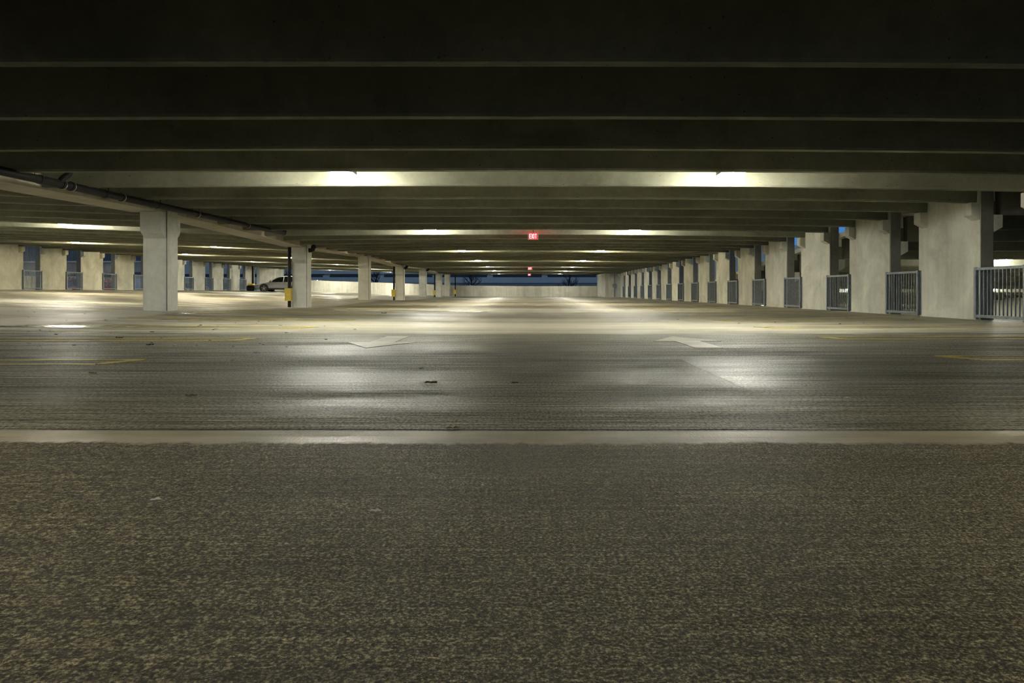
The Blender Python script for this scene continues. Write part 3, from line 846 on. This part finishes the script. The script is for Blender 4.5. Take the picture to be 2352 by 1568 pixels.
# ------------------------------------------------------------------ cars
def make_car(paint):
    """4.6 m wagon, nose at -X, origin at the middle on the ground"""
    r = bpy.data.objects.new('car', None); C.objects.link(r)
    st = [(-2.30, .50, .74, .66, .30), (-2.22, .62, .80, .76, .24), (-1.95, .72, .90, .86, .22), (-1.35, .83, .96, .90, .22), (-0.95, .92, .98, .90, .22),
          (0.0, .93, .97, .90, .21), (1.2, .95, .98, .90, .22), (1.9, .95, .97, .89, .24), (2.2, .94, .92, .85, .28), (2.30, .86, .80, .72, .36)]
    m = MB(); rings = []
    for x, zt, zb2, hw, zb in st:
        ring = [(x, -hw*.86, zb), (x, -hw*.97, zb + .12), (x, -hw, zb + .34), (x, -hw*.97, zt - .10), (x, -hw*.88, zt), (x, -hw*.4, zt + .02),
                (x, hw*.4, zt + .02), (x, hw*.88, zt), (x, hw*.97, zt - .10), (x, hw, zb + .34), (x, hw*.97, zb + .12), (x, hw*.86, zb)]
        rings.append(ring)
    m.loft(rings); m.build('body', paint, r, True, angle=50)
    m = MB(); rings = []
    for x, zt, hw in [(-1.00, .93, .74), (-0.45, 1.22, .68), (-0.10, 1.37, .62), (0.5, 1.43, .61), (1.3, 1.42, .60), (1.85, 1.32, .60), (2.18, .97, .68)]:
        rings.append([(x, -.84, .90), (x, -hw, zt - .05), (x, -hw*.82, zt), (x, hw*.82, zt), (x, hw, zt - .05), (x, .84, .90)])
    m.loft(rings); m.build('windows', 'glass', r, True, angle=35)
    m = MB(); rings = []
    for x, zt, hw in [(-0.30, 1.315, .60), (-0.10, 1.385, .61), (0.5, 1.445, .61), (1.3, 1.435, .60), (1.80, 1.355, .60), (1.95, 1.26, .58)]:
        rings.append([(x, -hw, zt - .045), (x, -hw*.84, zt), (x, hw*.84, zt), (x, hw, zt - .045), (x, hw*.8, zt - .03), (x, -hw*.8, zt - .03)])
    m.loft(rings); m.build('roof', paint, r, True, angle=50)
    for s in (-1, 1):
        for pts in ([(-0.98, .845, .94), (-0.45, .70, 1.23), (-0.12, .635, 1.365)], [(0.30, .845, .93), (0.32, .64, 1.40)], [(1.15, .845, .93), (1.18, .635, 1.39)], [(1.95, .83, .93), (1.80, .62, 1.31)]):
            m = MB(); m.tube([(a, s * b, c) for a, b, c in pts], 0.03, 6); m.build('pillar', paint, r, True)
        m = MB(); m.prism([(-1.0, .22), (1.0, .22), (1.0, .36), (-1.0, .36)], 'y', s*.865, s*.915); m.build('sill_trim', 'clad', r)
        m = MB(); m.box(-0.86, -0.66, min(s*.88, s*1.04), max(s*.88, s*1.04), .93, 1.06); m.build('mirror', paint, r, bevel=0.03)
        for hx in (0.12, 0.98):
            m = MB(); m.box(hx, hx + .2, min(s*.885, s*.925), max(s*.885, s*.925), .82, .85); m.build('door_handle', 'alloy', r)
        m = MB(); m.prism([(-2.21, .60), (-1.92, .64), (-1.86, .74), (-2.16, .70)], 'y', min(s*.50, s*.85), max(s*.50, s*.85)); m.build('headlamp', 'headlamp', r, bevel=0.02)
        m = MB(); m.box(2.10, 2.305, min(s*.55, s*.86), max(s*.55, s*.86), .70, .90); m.build('taillamp', 'taillamp', r, bevel=0.02)
        for wx in (-1.40, 1.42):
            m = MB(); m.lathe([(0.0, -.02), (.40, -.02), (.40, .012), (.0, .012)], 28, (wx, s*.895, .36), 'y'); m.build('wheel_arch', 'clad', r, True, angle=30)
            wo = bpy.data.objects.new('wheel', None); C.objects.link(wo); wo.parent = r; wo.location = (wx, s * .80, .335)
            m = MB(); m.lathe([(.20, -.09), (.30, -.105), (.335, -.07), (.335, .07), (.30, .105), (.20, .09)], 28, (0, 0, 0), 'y'); m.build('tyre', 'tyre', wo, True, angle=50)
            m = MB()
            m.lathe([(.205, s*.112), (.235, s*.116), (.235, s*.09), (.205, s*.085)], 28, (0, 0, 0), 'y')
            m.lathe([(.0, s*.12), (.05, s*.12), (.06, s*.09), (.0, s*.09)], 16, (0, 0, 0), 'y')
            for k in range(5):
                a = 2*PI*k/5 + .3; ca, sa = math.cos(a), math.sin(a)
                m.prism([(ca*u - sa*v, sa*u + ca*v) for u, v in ((.03, -.035), (.22, -.022), (.22, .022), (.03, .035))], 'y', s*.095, s*.117)
            m.build('rim', 'alloy', wo)
    m = MB(); m.box(-2.315, -2.22, -.62, .62, .28, .46); m.build('bumper_grille', 'clad', r, bevel=0.02)
    m = MB(); m.box(-2.315, -2.28, -.26, .26, .46, .56); m.build('number_plate', 'whiteplastic', r)
    m = MB(); m.box(2.22, 2.33, -.72, .72, .36, .56); m.build('rear_bumper', 'clad', r, bevel=0.02)
    return r
def place_car(paint, X, y, z, rz, label):
    o = make_car(M[paint]); o.location = (X, y, z); o.rotation_euler = (0, 0, rz); tag(o, label, 'car', 'parked cars'); return o
cy = 18.35 * P
place_car('silver', -22.25, cy, zf(-22.25, cy), 0.0, 'silver wagon parked nose to the left wall behind the second column')
place_car('red', -31.0, 13.9 * P, 0.06, PI * 0.5, 'dark red car beyond the left wall, behind its second gate')
place_car('red', -33.7, 16.1 * P, 0.06, PI * 0.46, 'bright red car beyond the left wall, behind its third gate')
place_car('whitepaint', -33.2, 20.6 * P, 0.06, PI, 'white car beyond the left wall, seen right of the nearest column')
# guarded pipe by the end of the left wall
y = 18.2 * P; X = -24.95
r = empty('drain_pipe', (X, y, zf(X, y)), 'black drain pipe with yellow topped guard in front of the silver car', 'pipe', 'guarded drain pipes on the column row')
m = MB(); m.tube([(.18, 0, 0), (.18, 0, 2.25)], 0.10, 14); m.build('pipe', 'pipe', r, True)
m = MB(); m.box(-.32, .30, -.30, .20, .0, .50); m.build('guard_base', 'pipe', r, bevel=0.12)
m = MB(); m.box(-.22, .31, -.31, .21, .50, .66); m.build('guard', 'yellow', r, bevel=0.06)

# ------------------------------------------------------------------ the sinking ramp beyond the right wall
xr0, xr1 = XW + 0.32, 26.0
ry0, ry1 = 0.5 * P, 17.5 * P
tag(grid('floor_ramp', 'floor', [xr0, 14, 20, xr1], span(ry0, ry1, 10), lambda x, y: zr(y) - 2.45, -0.2), 'concrete ramp sinking away beyond the right wall', 'floor', kind='structure')
tag(grid('ceiling_ramp', 'slab', [xr0 - .02, 14, 20, xr1], span(ry0, ry1, 10), lambda x, y: zr(y) + STEM - .02, 0.14), 'slab over the ramp beyond the right wall', 'ceiling', kind='structure')
tag(grid('ceiling_ramp_upper', 'slab', [xr0 - .02, 14, 20, xr1], span(ry0, 8.0 * P, 6), lambda x, y: zr(y) + 3.7, 0.7), 'deck of the next ramp above, beyond the right wall', 'ceiling', kind='structure')
k = -1
while Dk(k) < 17.4:
    y = Dk(k) * P
    o = stem(xr0 + 0.16, xr1, y, lambda x, yy: zr(yy), 'ceiling_beam', 2)
    tag(o, 'concrete beam under the ramp slab beyond the right wall, %s from the camera' % ORD[k + 1], 'beam', 'beams over the ramp', 'structure')
    k += 1
m = MB(); m.prism([(ry0, zr(ry0) - 2.6), (ry1, zr(ry1) - 2.6), (ry1, zr(ry1) + 4.0), (ry0, zr(ry0) + 1.2)], 'x', xr1, xr1 + .3); tag(m.build('wall_ramp_side', 'panel'), 'outer wall of the ramp', 'wall', kind='structure')
m = MB(); m.box(xr0 + .1, xr1 + .3, ry1, ry1 + .3, -7, 4.6); tag(m.build('wall_ramp_end', 'panel'), 'end wall of the ramp', 'wall', kind='structure')

# ------------------------------------------------------------------ beyond the left wall: upper ramp, back wall, lit yard
lx = XLL - 0.3
m = MB()
za = lambda y: 2.30 + 0.042 * (y - 42)
m.prism([(9.5*P, za(9.5*P) - 1.0), (19*P, za(19*P) - 1.0), (19*P, za(19*P) - .12), (9.5*P, za(9.5*P) - .12)], 'x', lx - 8.3, lx - 8.0)
r = m.build('ramp_edge', 'girder'); tag(r, 'concrete edge beam of the rising ramp beyond the left wall', 'beam', kind='structure')
m = MB(); m.prism([(9.5*P, za(9.5*P) - .12), (19*P, za(19*P) - .12), (19*P, za(19*P)), (9.5*P, za(9.5*P))], 'x', lx - 8.35, lx - 7.9); m.build('coping', 'panel', r)
r = empty('ramp_railing', (lx - 8.15, 9.5*P, za(9.5*P)), 'blue grey picket railing on the rising ramp beyond the left wall', 'railing')
L = 6.7 * P
m = MB(); m.prism([(0, 1.0), (L, 1.0 + .042*L), (L, 1.06 + .042*L), (0, 1.06)], 'x', -.03, .03); m.build('top_rail', 'rail', r)
pk = None
for i in range(96):
    yy = 0.12 + i * (L - .2) / 95
    if pk is None:
        m = MB(); m.box(-.014, .014, -.014, .014, 0, 1.0); pk = m.build('picket', 'rail', r); q = pk
    else:
        q = pk.copy(); C.objects.link(q); q.parent = r
    q.location = (0, yy, .042 * yy)
m = MB(); m.box(lx - 14, lx - 13.7, 8*P, 20*P, -0.15, 1.85); tag(m.build('wall_yard', 'panel'), 'pale wall of the yard beyond the left gates', 'wall', kind='structure')
m = MB(); m.box(lx - 12.6, lx - 12.3, 9*P, 21*P, 1.9, 6.5); tag(m.build('wall_ramp_back', 'fardark'), 'dark wall behind the rising ramp beyond the left wall', 'wall', kind='structure')
m = MB(); m.box(lx - 14, lx + .02, 8*P, 21.5*P, -0.15, 0.05); tag(m.build('floor_yard', 'floor'), 'lower yard floor beyond the left gates', 'floor', kind='structure')
for D, nm in ((12.1, 'nearer'), (15.6, 'farther')):
    lamp(lx - 9.2, D * P, za(D*P) - 1.35, 'lamp under the rising ramp beyond the left wall, the %s' % nm, 'lamps beyond the left wall', 'lensamber')

# ------------------------------------------------------------------ outside beyond the far parapet
m = MB(); m.box(-220, 220, DEND*P + 1, 420, -6.6, -6.5); tag(m.build('ground', 'asphalt'), 'dark street below the garage', 'ground', kind='structure')
bd = 150.0
r = empty('parking_structure', (0, bd, -6.5), 'blue grey parking structure across the street, beyond the parapet', 'building')
B = lambda py: (669 - py) * bd / F + CZ + 6.5
m = MB(); m.box(-75, 75, 6, 14, 0, B(610)); m.build('core', 'fardark', r)
m = MB(); m.box(-75, 18.5, 0, .5, B(649.5), B(636.5)); m.build('spandrel', 'far', r)
m = MB(); m.box(-75, 75, 0, .5, B(629), B(600)); m.build('spandrel', 'far', r)
m = MB(); m.box(-75, 14.4, .2, .6, 0, B(649.5)); m.build('lower_wall', 'farmid', r)
for i in range(-9, 7):
    x = (1251 - 1213) * bd / F + i * 11.1
    m = MB(); m.box(x - .45, x + .45, .8, 1.6, B(640), B(610)); m.build('column', 'far', r)
    m = MB(); m.box(x - .58, x + .58, .1, .7, B(637.5), B(632)); m.build('bracket', 'far', r)
for i, (px, py) in enumerate(((729, 644.5), (736, 645.5))):
    o = empty('street_lamp', ((px - 1213) * 140 / F, 140, -6.5), 'tiny white street lamp seen past the second column, %s one' % ('left' if i == 0 else 'right'), 'lamp', 'distant street lamps')
    hz = (669 - py) * 140 / F + CZ + 6.5
    m = MB(); m.lathe([(0, hz - .14), (.15, hz), (0, hz + .14)], 10); m.build('lamp_head', 'citylight', o)
    m = MB(); m.tube([(0, .05, 0), (0, .05, hz - .1)], .06, 8); m.build('pole', 'pipe', o)

def tree(px, d, hpx, spread, seed, label):
    X = (px - 1213) * d / F; rnd = random.Random(seed)
    r = empty('bare_tree', (X, d, -6.5), label, 'tree', 'bare trees beyond the parapet')
    H = hpx * d / F + CZ + 6.5
    m = MB(); m.tube([(0, 0, 0), (.05, 0, H * .45), (0, 0, H * .92)], [.22, .17, .09], 8); m.build('trunk', 'bark', r, True)
    m = MB()
    def grow(p, dirv, L, rad, lev):
        pts = [p]; q = Vector(p); dv = Vector(dirv)
        for i in range(3):
            dv = (dv + Vector((rnd.uniform(-.16, .16), rnd.uniform(-.16, .16), rnd.uniform(-.02, .16)))).normalized()
            q = q + dv * L / 3; pts.append(q.copy())
        m.tube(pts, [rad, rad*.85, rad*.7, rad*.5], 5)
        if lev <= 0: return
        for i in range(3 if lev > 1 else 2):
            t = rnd.choice([1, 2, 3]); a = rnd.uniform(0, 6.28)
            nd = (dv + Vector((math.cos(a) * .75, math.sin(a) * .75, rnd.uniform(-.1, .35)))).normalized()
            grow(pts[t], nd, L * rnd.uniform(.5, .75), rad * .55, lev - 1)
    sp = spread * d / F
    for i in range(4):
        grow(Vector((0, 0, H * .90)), Vector((rnd.uniform(-.45, .45), rnd.uniform(-.2, .2), 1)).normalized(), sp * rnd.uniform(.5, .7), .05, 3)
    for i in range(9):
        a = 2 * PI * i / 9 + rnd.uniform(-.3, .3)
        z0 = H * rnd.uniform(.76, .90)
        grow(Vector((0, 0, z0)), Vector((math.cos(a), math.sin(a) * .5, rnd.uniform(.25, .9))).normalized(), sp * rnd.uniform(.55, .9), .05, 3)
    m.build('branches', 'bark', r, True)
tree(1083, 100, 34, 30, 3, 'bare tree beyond the parapet, left of the lane end')
tree(1306, 98, 30, 32, 9, 'bare tree beyond the parapet, right of the lane end')
tree(862, 104, 36, 26, 5, 'bare tree seen past the third column')
tree(640, 110, 40, 40, 12, 'bare tree behind the silver car')
